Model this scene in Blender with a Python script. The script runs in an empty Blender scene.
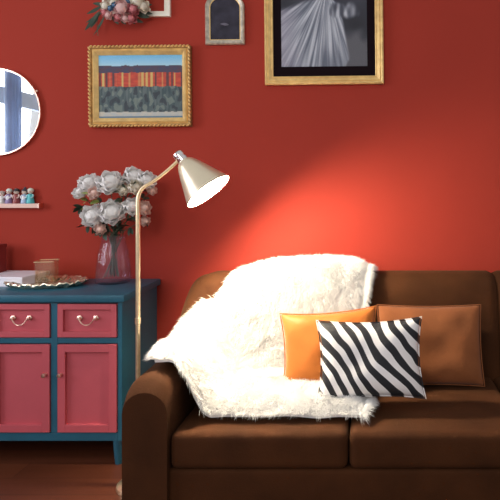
import bpy, bmesh, math, random
from mathutils import Vector, Matrix, Euler, noise
R = math.radians
PI = math.pi
random.seed(7)
sc = bpy.context.scene
C = sc.collection

# ---------------------------------------------------------------- camera
F = 529.0           # focal length in pixels of a 500 px frame
VX, VY = 373.0, 183.0
DW, CZ = 2.94, 1.35  # distance to the red wall, eye height
cam = bpy.data.cameras.new('camera')
camo = bpy.data.objects.new('camera', cam)
C.objects.link(camo)
cam.sensor_width = 36.0
cam.lens = F / 500.0 * 36.0
cam.shift_x = -(VX - 250) / 500.0
cam.shift_y = -(250 - VY) / 500.0
cam.clip_start = 0.05
camo.location = (0, -DW, CZ)
camo.rotation_euler = (R(90), 0, 0)
sc.camera = camo

# ---------------------------------------------------------------- daylight
world = bpy.data.worlds.new('daylight')
sc.world = world
world.use_nodes = True
bg = world.node_tree.nodes['Background']
bg.inputs['Color'].default_value = (1.0, 0.98, 0.97, 1)
bg.inputs['Strength'].default_value = 0.50

def area(name, loc, target, size, power, col):
    l = bpy.data.lights.new(name, 'AREA')
    l.shape = 'RECTANGLE'
    l.size, l.size_y = size
    l.energy = power
    l.color = col
    o = bpy.data.objects.new(name, l)
    C.objects.link(o)
    o.location = loc
    o.rotation_euler = (Vector(target) - Vector(loc)).to_track_quat('-Z', 'Y').to_euler()
    return o
area('window_daylight', (-3.75, -1.75, 1.85), (-1.0, -1.2, 1.5), (1.7, 1.6), 78, (0.96, 0.97, 1.0))
area('front_window_daylight', (-1.6, -4.8, 2.7), (-0.6, 0, 1.0), (1.6, 1.6), 40, (1.0, 0.97, 0.95))

sc.view_settings.view_transform = 'Standard'
sc.view_settings.look = 'None'
sc.view_settings.gamma = 1
sc.view_settings.use_curve_mapping = False
sc.view_settings.exposure = 0.0

BULB_STRENGTH = 1950.0
BULB_COLOR = (1.0, 0.86, 0.62, 1)

# ---------------------------------------------------------------- helpers
def P(px, py, D):
    """where the sight line through a pixel of the photo meets the plane D metres in front of the eye"""
    return Vector(((px - VX) * D / F, D - DW, CZ - (py - VY) * D / F))

def s2l(c):
    return tuple((x / 255 / 12.92) if x / 255 <= 0.04045 else ((x / 255 + 0.055) / 1.055) ** 2.4 for x in c)

def mat(name, col, rough=0.5, metal=0.0, var=0.08, scale=12.0, bump=0.0, bscale=60.0, sheen=0.0, coat=0.0, emit=None, strength=0, spec=0.5, stretch=None):
    """a procedural surface: noise moves the colour by ±var, a second noise gives the bump"""
    m = bpy.data.materials.new(name)
    m.use_nodes = True
    nt = m.node_tree
    b = nt.nodes['Principled BSDF']
    tc = nt.nodes.new('ShaderNodeTexCoord')
    vec = tc.outputs['Object']
    if stretch:
        mp = nt.nodes.new('ShaderNodeMapping')
        mp.inputs['Scale'].default_value = stretch
        nt.links.new(vec, mp.inputs['Vector'])
        vec = mp.outputs[0]
    n = nt.nodes.new('ShaderNodeTexNoise')
    n.inputs['Scale'].default_value = scale
    n.inputs['Detail'].default_value = 4
    nt.links.new(vec, n.inputs['Vector'])
    rp = nt.nodes.new('ShaderNodeValToRGB')
    rp.color_ramp.elements[0].position = 0.3
    rp.color_ramp.elements[1].position = 0.7
    rp.color_ramp.elements[0].color = tuple(max(0, c * (1 - var)) for c in col[:3]) + (1,)
    rp.color_ramp.elements[1].color = tuple(min(1, c * (1 + var)) for c in col[:3]) + (1,)
    nt.links.new(n.outputs[0], rp.inputs[0])
    nt.links.new(rp.outputs[0], b.inputs['Base Color'])
    b.inputs['Roughness'].default_value = rough
    b.inputs['Metallic'].default_value = metal
    b.inputs['Specular IOR Level'].default_value = spec
    b.inputs['Sheen Weight'].default_value = sheen
    b.inputs['Coat Weight'].default_value = coat
    if emit:
        b.inputs['Emission Color'].default_value = emit
        b.inputs['Emission Strength'].default_value = strength
    if bump:
        n2 = nt.nodes.new('ShaderNodeTexNoise')
        n2.inputs['Scale'].default_value = bscale
        n2.inputs['Detail'].default_value = 5
        nt.links.new(vec, n2.inputs['Vector'])
        bp = nt.nodes.new('ShaderNodeBump')
        bp.inputs['Strength'].default_value = bump
        bp.inputs['Distance'].default_value = 0.01
        nt.links.new(n2.outputs[0], bp.inputs['Height'])
        nt.links.new(bp.outputs[0], b.inputs['Normal'])
    return m

def glass_mat(name, tint, refl=0.12, opacity=0.0):
    m = bpy.data.materials.new(name)
    m.use_nodes = True
    nt = m.node_tree
    for n in list(nt.nodes):
        nt.nodes.remove(n)
    out = nt.nodes.new('ShaderNodeOutputMaterial')
    tr = nt.nodes.new('ShaderNodeBsdfTransparent')
    tr.inputs[0].default_value = tint + (1,)
    gl = nt.nodes.new('ShaderNodeBsdfGlossy')
    gl.inputs['Roughness'].default_value = 0.06
    df = nt.nodes.new('ShaderNodeBsdfDiffuse')
    df.inputs[0].default_value = tint + (1,)
    fr = nt.nodes.new('ShaderNodeLayerWeight')
    fr.inputs[0].default_value = 0.5
    pw_ = nt.nodes.new('ShaderNodeMath')
    pw_.operation = 'POWER'
    pw_.inputs[1].default_value = 5.0
    nt.links.new(fr.outputs['Facing'], pw_.inputs[0])
    ad = nt.nodes.new('ShaderNodeMath')
    ad.operation = 'MULTIPLY_ADD'
    ad.inputs[1].default_value = 0.8
    ad.inputs[2].default_value = refl
    nt.links.new(pw_.outputs[0], ad.inputs[0])
    m0 = nt.nodes.new('ShaderNodeMixShader')
    m0.inputs[0].default_value = opacity
    nt.links.new(tr.outputs[0], m0.inputs[1])
    nt.links.new(df.outputs[0], m0.inputs[2])
    mx = nt.nodes.new('ShaderNodeMixShader')
    nt.links.new(ad.outputs[0], mx.inputs[0])
    nt.links.new(m0.outputs[0], mx.inputs[1])
    nt.links.new(gl.outputs[0], mx.inputs[2])
    nt.links.new(mx.outputs[0], out.inputs[0])
    return m

def attr_mat(name, rough=0.6, coat=0.0, bump=0.2, bscale=150):
    """artwork: the colours sit on the mesh as pigment, a canvas-like noise varies them"""
    m = mat(name, (1, 1, 1), rough, bump=bump, bscale=bscale, coat=coat)
    nt = m.node_tree
    b = nt.nodes['Principled BSDF']
    a = nt.nodes.new('ShaderNodeVertexColor')
    a.layer_name = 'pigment'
    n = nt.nodes.new('ShaderNodeTexNoise')
    n.inputs['Scale'].default_value = 90
    mx = nt.nodes.new('ShaderNodeMixRGB')
    mx.blend_type = 'OVERLAY'
    mx.inputs[0].default_value = 0.15
    nt.links.new(a.outputs[0], mx.inputs[1])
    nt.links.new(n.outputs[0], mx.inputs[2])
    nt.links.new(mx.outputs[0], b.inputs['Base Color'])
    return m

def obj(name, bm, m, parent=None, smooth=True, sub=0, wn=False):
    bmesh.ops.recalc_face_normals(bm, faces=bm.faces)
    me = bpy.data.meshes.new(name)
    bm.to_mesh(me)
    bm.free()
    for p in me.polygons:
        p.use_smooth = smooth
    if smooth:
        try:
            me.set_sharp_from_angle(angle=R(38))
        except Exception:
            pass
    for x in (m if isinstance(m, (list, tuple)) else [m]):
        me.materials.append(x)
    o = bpy.data.objects.new(name, me)
    C.objects.link(o)
    if parent:
        o.parent = parent
    if sub:
        s = o.modifiers.new('sub', 'SUBSURF')
        s.levels = s.render_levels = sub
    return o

def tag(o, label=None, cat=None, group=None, kind=None):
    if label: o['label'] = label
    if cat: o['category'] = cat
    if group: o['group'] = group
    if kind: o['kind'] = kind
    return o

def empty(name, loc, label, cat, group=None, rot=(0, 0, 0)):
    o = bpy.data.objects.new(name, None)
    o.empty_display_size = 0.05
    o.location = loc
    o.rotation_euler = rot
    C.objects.link(o)
    return tag(o, label, cat, group)

def merge(bm, add, M=None):
    if M is not None:
        add.transform(M)
    me = bpy.data.meshes.new('t')
    add.to_mesh(me)
    add.free()
    bm.from_mesh(me)
    bpy.data.meshes.remove(me)

def box(bm, x0, x1, y0, y1, z0, z1, bev=0.0, seg=2, M=None):
    b = bmesh.new()
    bmesh.ops.create_cube(b, size=1)
    for v in b.verts:
        v.co = Vector(((x0 + x1) / 2 + v.co.x * (x1 - x0), (y0 + y1) / 2 + v.co.y * (y1 - y0), (z0 + z1) / 2 + v.co.z * (z1 - z0)))
    if bev:
        bmesh.ops.bevel(b, geom=b.edges[:], offset=bev, segments=seg, profile=0.6, affect='EDGES', clamp_overlap=True)
    merge(bm, b, M)
    return bm

def B(*a, **k):
    return box(bmesh.new(), *a, **k)

def tube(bm, pts, rad, seg=12, cap=True, closed=False):
    pts = [Vector(p) for p in pts]
    n = len(pts)
    if not isinstance(rad, (list, tuple)):
        rad = [rad] * n
    rings = []
    up = None
    for i, p in enumerate(pts):
        if closed:
            t = (pts[(i + 1) % n] - pts[i - 1]).normalized()
        else:
            t = (pts[min(i + 1, n - 1)] - pts[max(i - 1, 0)]).normalized()
        if up is None:
            a = Vector((0, 0, 1)) if abs(t.z) < 0.9 else Vector((1, 0, 0))
            up = (a - t * a.dot(t)).normalized()
        else:
            up = (up - t * up.dot(t)).normalized()
        w = t.cross(up)
        rings.append([bm.verts.new(p + (up * math.cos(2 * PI * k / seg) + w * math.sin(2 * PI * k / seg)) * rad[i]) for k in range(seg)])
    for i in range(n if closed else n - 1):
        a, b = rings[i], rings[(i + 1) % n]
        for k in range(seg):
            bm.faces.new((a[k], a[(k + 1) % seg], b[(k + 1) % seg], b[k]))
    if cap and not closed:
        bm.faces.new(rings[0][::-1])
        bm.faces.new(rings[-1])
    return bm

def lathe(bm, prof, M=None, seg=40, rf=None, close=False):
    """prof: (radius, z); rf(angle, i) scales the radius"""
    b = bmesh.new()
    rings = []
    for i, (r, z) in enumerate(prof):
        if r < 1e-6:
            rings.append([b.verts.new((0, 0, z))])
        else:
            rings.append([b.verts.new((r * (rf(2 * PI * k / seg, i) if rf else 1) * math.cos(2 * PI * k / seg), r * (rf(2 * PI * k / seg, i) if rf else 1) * math.sin(2 * PI * k / seg), z)) for k in range(seg)])
    pairs = list(zip(rings, rings[1:])) + ([(rings[-1], rings[0])] if close else [])
    for a, c in pairs:
        for k in range(seg):
            k2 = (k + 1) % seg
            if len(a) == 1 and len(c) == 1:
                continue
            if len(a) == 1:
                b.faces.new((a[0], c[k2], c[k]))
            elif len(c) == 1:
                b.faces.new((a[k], a[k2], c[0]))
            else:
                b.faces.new((a[k], a[k2], c[k2], c[k]))
    merge(bm, b, M)
    return bm

def ball(bm, c, r, sx=1, sy=1, sz=1, u=14, v=10, M=None):
    b = bmesh.new()
    bmesh.ops.create_uvsphere(b, u_segments=u, v_segments=v, radius=r)
    b.transform(Matrix.Translation(Vector(c)) @ (M or Matrix.Identity(4)) @ Matrix.Diagonal((sx, sy, sz, 1)))
    merge(bm, b)
    return bm

def bez(p0, p1, p2, n=8):
    p0, p1, p2 = map(Vector, (p0, p1, p2))
    return [p0 * (1 - t) ** 2 + p1 * 2 * t * (1 - t) + p2 * t * t for t in [i / n for i in range(n + 1)]]

# ---------------------------------------------------------------- materials
M = {}
WALL = (0.375, 0.043, 0.028)
M['wall'] = mat('red_wall_paint', WALL, 0.8, var=0.035, scale=1.6, bump=0.05, bscale=220, spec=0.12)
M['teal'] = mat('teal_paint', s2l((36, 94, 116)), 0.42, var=0.12, scale=7, bump=0.06, bscale=90)
M['drawer'] = mat('rose_red_paint', s2l((194, 86, 96)), 0.5, var=0.05, scale=8, bump=0.05, bscale=90)
M['rose_gold'] = mat('rose_gold', (0.95, 0.68, 0.55), 0.28, 1.0, var=0.05)
M['brass'] = mat('brushed_brass', (0.90, 0.72, 0.46), 0.3, 0.85, var=0.08, scale=60)
M['champagne'] = mat('champagne_metal', (0.88, 0.78, 0.58), 0.32, 0.7, var=0.05)
M['chrome'] = mat('chrome', (0.85, 0.84, 0.84), 0.15, 1.0, var=0.03)
M['white_enamel'] = mat('white_enamel', (0.9, 0.88, 0.84), 0.4)
M['gold_leaf'] = mat('gold_leaf', (0.62, 0.38, 0.12), 0.42, 0.75, var=0.35, scale=45, bump=0.3, bscale=120)
M['gold_light'] = mat('pale_gilding', (0.92, 0.60, 0.24), 0.38, 0.35, var=0.18, scale=25, bump=0.1)
M['dark_gold'] = mat('aged_gold', (0.42, 0.24, 0.09), 0.5, 0.6, var=0.4, scale=50, bump=0.3)
M['silver_old'] = mat('aged_silver', (0.62, 0.56, 0.46), 0.4, 0.6, var=0.3, scale=40, bump=0.3)
M['mat_black'] = mat('dark_mount', (0.008, 0.003, 0.005), 0.8, spec=0.1)
M['mirror'] = mat('mirror_silver', (0.93, 0.95, 0.98), 0.02, 1.0, var=0.0)
M['velvet'] = mat('brown_velvet', s2l((66, 36, 16)), 0.85, var=0.25, scale=5, bump=0.12, bscale=140, sheen=0.05, spec=0.15)
M['velvet'].node_tree.nodes['Principled BSDF'].inputs['Sheen Tint'].default_value = (0.75, 0.4, 0.2, 1)
M['velvet2'] = M['velvet']
M['dark_wood'] = mat('dark_wood', (0.06, 0.025, 0.012), 0.4, var=0.4, scale=4, stretch=(1, 1, 12))
M['fur'] = mat('white_fur', (0.93, 0.92, 0.91), 0.9, var=0.02, sheen=0.3)
M['orange'] = mat('orange_satin', s2l((196, 112, 44)), 0.5, var=0.08, scale=6, bump=0.1, bscale=50, sheen=0.2, spec=0.2)
M['tan'] = mat('tan_suede', s2l((138, 82, 48)), 0.8, var=0.12, scale=8, bump=0.1, bscale=80, sheen=0.1, spec=0.15)
M['white_petal'] = mat('white_petal', (0.96, 0.945, 0.93), 0.65, var=0.03, scale=40)
M['blush_petal'] = mat('blush_petal', (0.86, 0.62, 0.54), 0.65, var=0.1, scale=40)
M['pink_petal'] = mat('pink_petal', (0.62, 0.20, 0.22), 0.65, var=0.2, scale=40)
M['palepink_petal'] = mat('pale_pink_petal', (0.80, 0.52, 0.50), 0.65, var=0.1, scale=40)
M['cream_petal'] = mat('cream_petal', (0.82, 0.76, 0.64), 0.65, var=0.1, scale=40)
M['blue_petal'] = mat('blue_petal', (0.10, 0.20, 0.34), 0.65, var=0.2, scale=40)
M['leaf'] = mat('dark_leaf', (0.035, 0.065, 0.042), 0.5, var=0.4, scale=30)
M['leaf2'] = mat('grey_green_leaf', (0.10, 0.14, 0.10), 0.5, var=0.3, scale=30)
M['leaf3'] = mat('fresh_leaf', (0.28, 0.34, 0.10), 0.5, var=0.3, scale=30)
M['stem'] = mat('green_stem', (0.09, 0.11, 0.06), 0.5, var=0.3, scale=30)
M['vase'] = glass_mat('lilac_glass', (0.95, 0.90, 0.965), 0.035, 0.015)
M['amber_glass'] = glass_mat('amber_glass', (0.97, 0.90, 0.80), 0.022, 0.05)
M['pane'] = glass_mat('window_glass', (0.97, 0.98, 1.0), 0.02)
M['cream_paint'] = mat('cream_paint', (1.0, 0.93, 0.80), 0.45, var=0.04)
M['tray_metal'] = mat('silver_gilt', (0.80, 0.72, 0.56), 0.25, 0.85, var=0.30, scale=38, bump=0.4, bscale=60)
M['white_box'] = mat('white_card', (0.86, 0.83, 0.90), 0.4, var=0.04)
M['maroon'] = mat('maroon_card', (0.22, 0.022, 0.018), 0.6)
M['shelf'] = mat('pink_maple', (0.80, 0.52, 0.44), 0.45, var=0.1, scale=5, stretch=(0.4, 6, 6))
M['curtain'] = mat('grey_blue_curtain', (0.44, 0.51, 0.62), 0.9, var=0.1)
M['frame_blue'] = mat('blue_grey_paint', (0.36, 0.44, 0.58), 0.5)

def thin(m, w_):
    """light passes through thin petals and cloth"""
    nt = m.node_tree
    out = nt.nodes['Material Output']
    b = nt.nodes['Principled BSDF']
    t = nt.nodes.new('ShaderNodeBsdfTranslucent')
    t.inputs[0].default_value = nt.nodes['Color Ramp'].color_ramp.elements[1].color
    x = nt.nodes.new('ShaderNodeMixShader')
    x.inputs[0].default_value = w_
    nt.links.new(b.outputs[0], x.inputs[1])
    nt.links.new(t.outputs[0], x.inputs[2])
    nt.links.new(x.outputs[0], out.inputs[0])
for k_ in ('white_petal', 'blush_petal', 'pink_petal', 'palepink_petal', 'cream_petal'):
    thin(M[k_], 0.12)
thin(M['curtain'], 0.5)

# ---------------------------------------------------------------- the room
wp = M['wall']
def struct(name, bm, m, smooth=False):
    return tag(obj(name, bm, m, smooth=smooth), kind='structure')

XL = -3.3
struct('wall_back', B(XL - 0.12, 4.0, 0, 0.12, 0, 2.9), wp)
wl = bmesh.new()
WY0, WY1, WZ0, WZ1 = -2.55, -0.85, 0.95, 2.62
box(wl, XL - 0.12, XL, -4.0, WY0, 0, 2.9)
box(wl, XL - 0.12, XL, WY1, 0, 0, 2.9)
box(wl, XL - 0.12, XL, WY0, WY1, 0, WZ0)
box(wl, XL - 0.12, XL, WY0, WY1, WZ1, 2.9)
struct('wall_left', wl, wp)
# window seen in the round mirror
w = tag(bpy.data.objects.new('window_1', None), kind='structure')
C.objects.link(w)
w.location = (XL, (WY0 + WY1) / 2, WZ0)
fr = bmesh.new()
hy = (WY1 - WY0) / 2
hz = WZ1 - WZ0
for a in ((-hy, -hy + 0.06, 0, hz), (hy - 0.06, hy, 0, hz), (-hy, hy, 0, 0.06), (-hy, hy, hz - 0.06, hz), (-hy, hy, 1.12, 1.27)):
    box(fr, -0.09, -0.03, *a, bev=0.004)
obj('window_frame', fr, M['frame_blue'], w, False)
obj('window_pane', B(-0.065, -0.06, -hy + 0.05, hy - 0.05, 0.05, hz - 0.05), M['pane'], w, False)
obj('window_sill', B(-0.02, 0.06, -hy - 0.04, hy + 0.04, -0.05, -0.015, bev=0.005), M['white_enamel'], w, False)
# plank floor
fm = mat('oak_planks', s2l((92, 48, 30)), 0.35, var=0.3, scale=3.0, stretch=(0.5, 6, 1), bump=0.1)
nt = fm.node_tree
br = nt.nodes.new('ShaderNodeTexBrick')
br.inputs['Color1'].default_value = s2l((104, 56, 36)) + (1,)
br.inputs['Color2'].default_value = s2l((80, 40, 26)) + (1,)
br.inputs['Mortar'].default_value = s2l((30, 14, 10)) + (1,)
br.inputs['Scale'].default_value = 1.0
br.inputs['Mortar Size'].default_value = 0.003
br.inputs['Brick Width'].default_value = 1.1
br.inputs['Row Height'].default_value = 0.13
tc = nt.nodes.new('ShaderNodeTexCoord')
nt.links.new(tc.outputs['Object'], br.inputs['Vector'])
rampn = [n for n in nt.nodes if n.type == 'VALTORGB'][0]
mx = nt.nodes.new('ShaderNodeMixRGB')
mx.inputs[0].default_value = 0.5
nt.links.new(rampn.outputs[0], mx.inputs[1])
nt.links.new(br.outputs['Color'], mx.inputs[2])
nt.links.new(mx.outputs[0], nt.nodes['Principled BSDF'].inputs['Base Color'])
struct('floor', B(XL - 0.12, 4.0, -4.0, 0.12, -0.1, 0), fm)
struct('baseboard_back', B(XL, 4.0, -0.018, 0, 0, 0.10, bev=0.004), M['dark_wood'])
struct('baseboard_left', B(XL, XL + 0.018, -4.0, -0.018, 0, 0.10, bev=0.004), M['dark_wood'])

# grey curtain at that window
cb = bmesh.new()
n = 40
va, vb = [], []
for i in range(n + 1):
    t = i / n
    y = -1.84 + 0.17 * t
    x = XL + 0.12 + 0.025 * math.sin(t * PI * 2 * 4)
    va.append((cb.verts.new((x, y, 0.03)), cb.verts.new((x, y, 2.70))))
    vb.append((cb.verts.new((x + 0.005, y, 0.03)), cb.verts.new((x + 0.005, y, 2.70))))
for q in (va, vb):
    for i in range(n):
        cb.faces.new((q[i][0], q[i + 1][0], q[i + 1][1], q[i][1]))
for i in range(n):
    cb.faces.new((va[i][1], va[i + 1][1], vb[i + 1][1], vb[i][1]))
    cb.faces.new((va[i][0], vb[i][0], vb[i + 1][0], va[i + 1][0]))
for i in (0, n):
    cb.faces.new((va[i][0], va[i][1], vb[i][1], vb[i][0]))
cur = empty('curtain', (0, 0, 0), 'gathered grey-blue curtain reflected in the round mirror', 'curtain')
obj('curtain_cloth', cb, M['curtain'], cur)
obj('curtain_rod', tube(bmesh.new(), [(XL + 0.12, -2.7, 2.70), (XL + 0.12, -0.7, 2.70)], 0.012), M['brass'], cur)
for y in (-2.6, -0.8):
    obj('bracket', tube(bmesh.new(), [(XL, y, 2.70), (XL + 0.12, y, 2.70)], 0.008), M['brass'], cur)

# ---------------------------------------------------------------- sideboard
CX1, CXL, CY0, CTOP = -1.195, -2.161, -0.42, 0.82
cab = empty('sideboard', ((CX1 + CXL) / 2, -0.21, 0), 'teal painted wooden sideboard with rose red drawers and metal pulls', 'sideboard')
ox, oy = (CX1 + CXL) / 2, -0.21
def L(x0, x1, y0, y1, z0, z1, bev=0.003, bm=None):
    return box(bm if bm else bmesh.new(), x0 - ox, x1 - ox, y0 - oy, y1 - oy, z0, z1, bev=bev)
body = bmesh.new()
yb = -0.012
ST = 0.033
L(CXL, CXL + 0.022, CY0, yb, 0.12, CTOP - 0.035, bm=body)
L(CX1 - 0.022, CX1, CY0, yb, 0.12, CTOP - 0.035, bm=body)
L(CXL + 0.022, CX1 - 0.022, yb - 0.012, yb, 0.12, CTOP - 0.035, bm=body)
EN, cw = 0.022, 0.286
ST = 0.032
zr = [(0.12, 0.16), (0.585, 0.612), (0.777, CTOP - 0.035)]
for a, b_ in zr:
    L(CXL + EN, CX1 - EN, CY0 + 0.0015, CY0 + 0.02, a, b_, bm=body)
L(CXL + EN, CX1 - EN, CY0 + 0.02, yb - 0.012, 0.12, 0.145, bm=body)
L(CXL + EN, CX1 - EN, CY0 + 0.02, yb - 0.012, 0.59, 0.605, bm=body)
for k in (1, 2):
    x = CXL + EN + k * (cw + ST) - ST
    L(x, x + ST, CY0, yb - 0.012, 0.16, 0.777, bm=body)
obj('body', body, M['teal'], cab, False)
obj('top_board', L(CXL - 0.02, CX1 + 0.018, CY0 - 0.02, -0.004, CTOP - 0.035, CTOP, 0.008), M['teal'], cab)
for x in (CXL + 0.03, CX1 - 0.03):
    for y in (CY0 + 0.03, yb - 0.03):
        obj('leg', lathe(bmesh.new(), [(0, 0), (0.016, 0), (0.018, 0.02), (0.026, 0.11), (0.028, 0.12), (0, 0.12)], Matrix.Translation((x - ox, y - oy, 0)), 16), M['teal'], cab)

def bail_pull(parent, x, z, y, w_=0.094):
    h = w_ / 2 - 0.008
    b = bmesh.new()
    for s in (-1, 1):
        Mx = Matrix.Translation((x + s * h, y, z)) @ Matrix.Rotation(R(90), 4, 'X')
        lathe(b, [(0, 0), (0.011, 0), (0.012, 0.003), (0.007, 0.006), (0.005, 0.013), (0.007, 0.016), (0, 0.019)], Mx, 14, rf=lambda a, i: 1 + (0.18 * math.cos(5 * a) if i in (1, 2) else 0))
    pts = []
    for i in range(17):
        t = i / 16 * 2 - 1
        pts.append((x + t * h * (1 + 0.0 * t), y - 0.016 - 0.004 * (1 - t * t), z - 0.026 * (1 - abs(t) ** 3.2) - 0.004 * math.cos(t * PI * 1.0)))
    tube(b, pts, [0.0026 + 0.0014 * math.exp(-(i - 8) ** 2 / 2) for i in range(17)], 8)
    return obj('handle', b, M['rose_gold'], parent)

def panel_front(x0, x1, z0, z1, y, rim, dep=0.0165):
    """shaker panel: rim of rails round a sunken field"""
    b = bmesh.new()
    L(x0, x0 + rim, y - 0.018, y, z0, z1, 0.0015, b)
    L(x1 - rim, x1, y - 0.018, y, z0, z1, 0.0015, b)
    L(x0 + rim, x1 - rim, y - 0.018, y, z1 - rim, z1, 0.0015, b)
    L(x0 + rim, x1 - rim, y - 0.018, y, z0, z0 + rim, 0.0015, b)
    L(x0 + rim - 0.002, x1 - rim + 0.002, y - 0.018 + dep, y, z0 + rim - 0.002, z1 - rim + 0.002, 0.0, b)
    return b
for k in range(3):
    x0 = CXL + EN + k * (cw + ST) + 0.003
    x1 = x0 + cw - 0.006 + 0 * ST
    d = obj('drawer', panel_front(x0, x1, 0.616, 0.774, CY0 + 0.012, 0.026), M['drawer'], cab, False)
    bail_pull(d, (x0 + x1) / 2 - ox, 0.706, CY0 - oy + 0.006)
    dd = obj('door', panel_front(x0, x1, 0.164, 0.581, CY0 + 0.012, 0.036), M['drawer'], cab, False)
    kx = (x1 - 0.018 if k < 2 else x0 + 0.018) - ox
    obj('knob', lathe(bmesh.new(), [(0, 0), (0.007, 0), (0.004, 0.008), (0.011, 0.016), (0.009, 0.022), (0, 0.024)], Matrix.Translation((kx, CY0 - oy - 0.006, 0.44)) @ Matrix.Rotation(R(90), 4, 'X'), 16), M['rose_gold'], dd)

# ---------------------------------------------------------------- sofa
SX0, SX1 = -0.945, 1.44
SEAT, BACK = 0.40, 0.890
sofa = empty('sofa', (0.23, -0.5, 0), 'long brown velvet sofa with rounded back standing against the red wall', 'sofa')
sx, sy = 0.23, -0.5
def SP(bm):
    bm.transform(Matrix.Translation((-sx, -sy, 0)))
    return bm
def soft(x0, x1, y0, y1, z0, z1, bev, puff=0.0):
    return SP(box(bmesh.new(), x0, x1, y0, y1, z0, z1, bev=bev, seg=5))
obj('base_frame', soft(SX0 + 0.03, SX1 - 0.03, -0.93, -0.10, 0.12, 0.26, 0.02), M['velvet'], sofa)
def arm_z(y):
    t = min(1, max(0, (-0.17 - y) / 0.40))
    t = t * t * (3 - 2 * t)
    return 0.872 * (1 - t) + 0.61 * t
def arm_bm(x0, x1):
    # side profile swept across the width, top rounded
    b = bmesh.new()
    ys = [-0.09 - 0.86 * i / 28 for i in range(29)]
    cols = []
    nx = 12
    for y in ys:
        zt = arm_z(y)
        ring = []
        fr_ = min(1, (y + 0.95) / 0.06)
        zt -= 0.05 * (1 - max(0, fr_)) ** 2
        rk = min(1, (-0.09 - y) / 0.05)
        zt -= 0.04 * (1 - rk) ** 2
        ring.append((x0, 0.12)); ring.append((x0, zt - 0.08))
        for i in range(nx + 1):
            a = PI * (1 - i / nx)
            ring.append(((x0 + x1) / 2 + (x1 - x0) / 2 * math.cos(a), zt - 0.08 + 0.08 * math.sin(a)))
        ring.append((x1, zt - 0.08)); ring.append((x1, 0.12))
        cols.append([b.verts.new((p[0], y, p[1])) for p in ring])
    m_ = len(cols[0])
    for a, c in zip(cols, cols[1:]):
        for k in range(m_):
            b.faces.new((a[k], a[(k + 1) % m_], c[(k + 1) % m_], c[k]))
    b.faces.new(cols[0]); b.faces.new(cols[-1][::-1])
    bmesh.ops.remove_doubles(b, verts=b.verts, dist=0.0005)
    return SP(b)
obj('arm', arm_bm(SX0, SX0 + 0.17), M['velvet'], sofa)
obj('arm', arm_bm(SX1 - 0.17, SX1), M['velvet'], sofa)
def back_panel(x0, x1, lround, rround):
    b = bmesh.new()
    nx = 30
    cols = []
    for i in range(nx + 1):
        x = x0 + (x1 - x0) * i / nx
        e = 0.0
        r_ = 0.13
        if lround and x < x0 + r_:
            e = r_ - math.sqrt(max(0, r_ ** 2 - (x0 + r_ - x) ** 2))
        if rround and x > x1 - r_:
            e = r_ - math.sqrt(max(0, r_ ** 2 - (x - x1 + r_) ** 2))
        s = min(x - x0, x1 - x)
        dip = 0.012 * (1 - min(1, s / 0.018)) ** 2 if not (lround and x < x0 + r_) and not (rround and x > x1 - r_) else 0
        h = BACK - e * 0.8 - dip
        ring = [(-0.09, 0.26), (-0.085 - dip, h - 0.09), (-0.09, h - 0.05), (-0.11, h - 0.02), (-0.14, h - 0.003), (-0.18, h), (-0.225, h - 0.008), (-0.26 + dip, h - 0.03), (-0.285 + dip, h - 0.07), (-0.30 + dip, h - 0.13), (-0.34 + dip, 0.5), (-0.36, 0.26)]
        cols.append([b.verts.new((x, y, z)) for y, z in ring])
    m_ = len(cols[0])
    for a, c in zip(cols, cols[1:]):
        for k in range(m_):
            b.faces.new((a[k], a[(k + 1) % m_], c[(k + 1) % m_], c[k]))
    b.faces.new(cols[0]); b.faces.new(cols[-1][::-1])
    return SP(b)
xb = [SX0 + 0.02, -0.18, 0.625, SX1 - 0.02]
for k in range(3):
    obj('back_panel', back_panel(xb[k] + 0.001, xb[k + 1] - 0.001, k == 0, k == 2), M['velvet'], sofa)
for k in range(3):
    a0, a1 = SX0 + 0.172, SX1 - 0.172
    wd = (a1 - a0) / 3
    obj('seat_cushion', soft(a0 + k * wd + 0.002, a0 + (k + 1) * wd - 0.002, -0.94, -0.33, 0.262, SEAT, 0.035), M['velvet'], sofa)
for x in (SX0 + 0.09, SX1 - 0.09):
    for y in (-0.88, -0.16):
        obj('leg', SP(lathe(bmesh.new(), [(0, 0), (0.014, 0), (0.026, 0.12), (0, 0.12)], Matrix.Translation((x, y, 0)), 16)), M['dark_wood'], sofa)

# ---------------------------------------------------------------- white fur throw
def smooth(a, b, x):
    t = min(1, max(0, (x - a) / (b - a)))
    return t * t * (3 - 2 * t)
def support(x, y):
    z = SEAT
    # back: roll then lean
    zb = 0.890 - 0.475 * smooth(-0.26, -0.44, y)
    z = max(z, zb)
    if y > -0.17:
        z = max(z, 0.890) - 0.12 * smooth(-0.14, -0.06, y)
    za = arm_z(y) + 0.022
    ta = 1 - smooth(-0.79, -0.66, x)
    z = max(z, SEAT + (za - SEAT) * ta)
    return z
FRONT = -0.70
def left_edge(y):
    # runs from the back roll down to the arm
    pts = [(-0.08, -0.53), (-0.20, -0.59), (-0.28, -0.70), (-0.37, -0.81), (-0.46, -0.875), (-0.58, -0.885), (-0.70, -0.89), (-0.9, -0.86)]
    for (a, xa), (b, xb_) in zip(pts, pts[1:]):
        if y >= b:
            return xa + (xb_ - xa) * (a - y) / (a - b)
    return pts[-1][1]
def right_edge(y):
    return -0.035 + 0.012 * math.sin(y * 23) - 0.03 * smooth(-0.12, -0.06, y)
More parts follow.
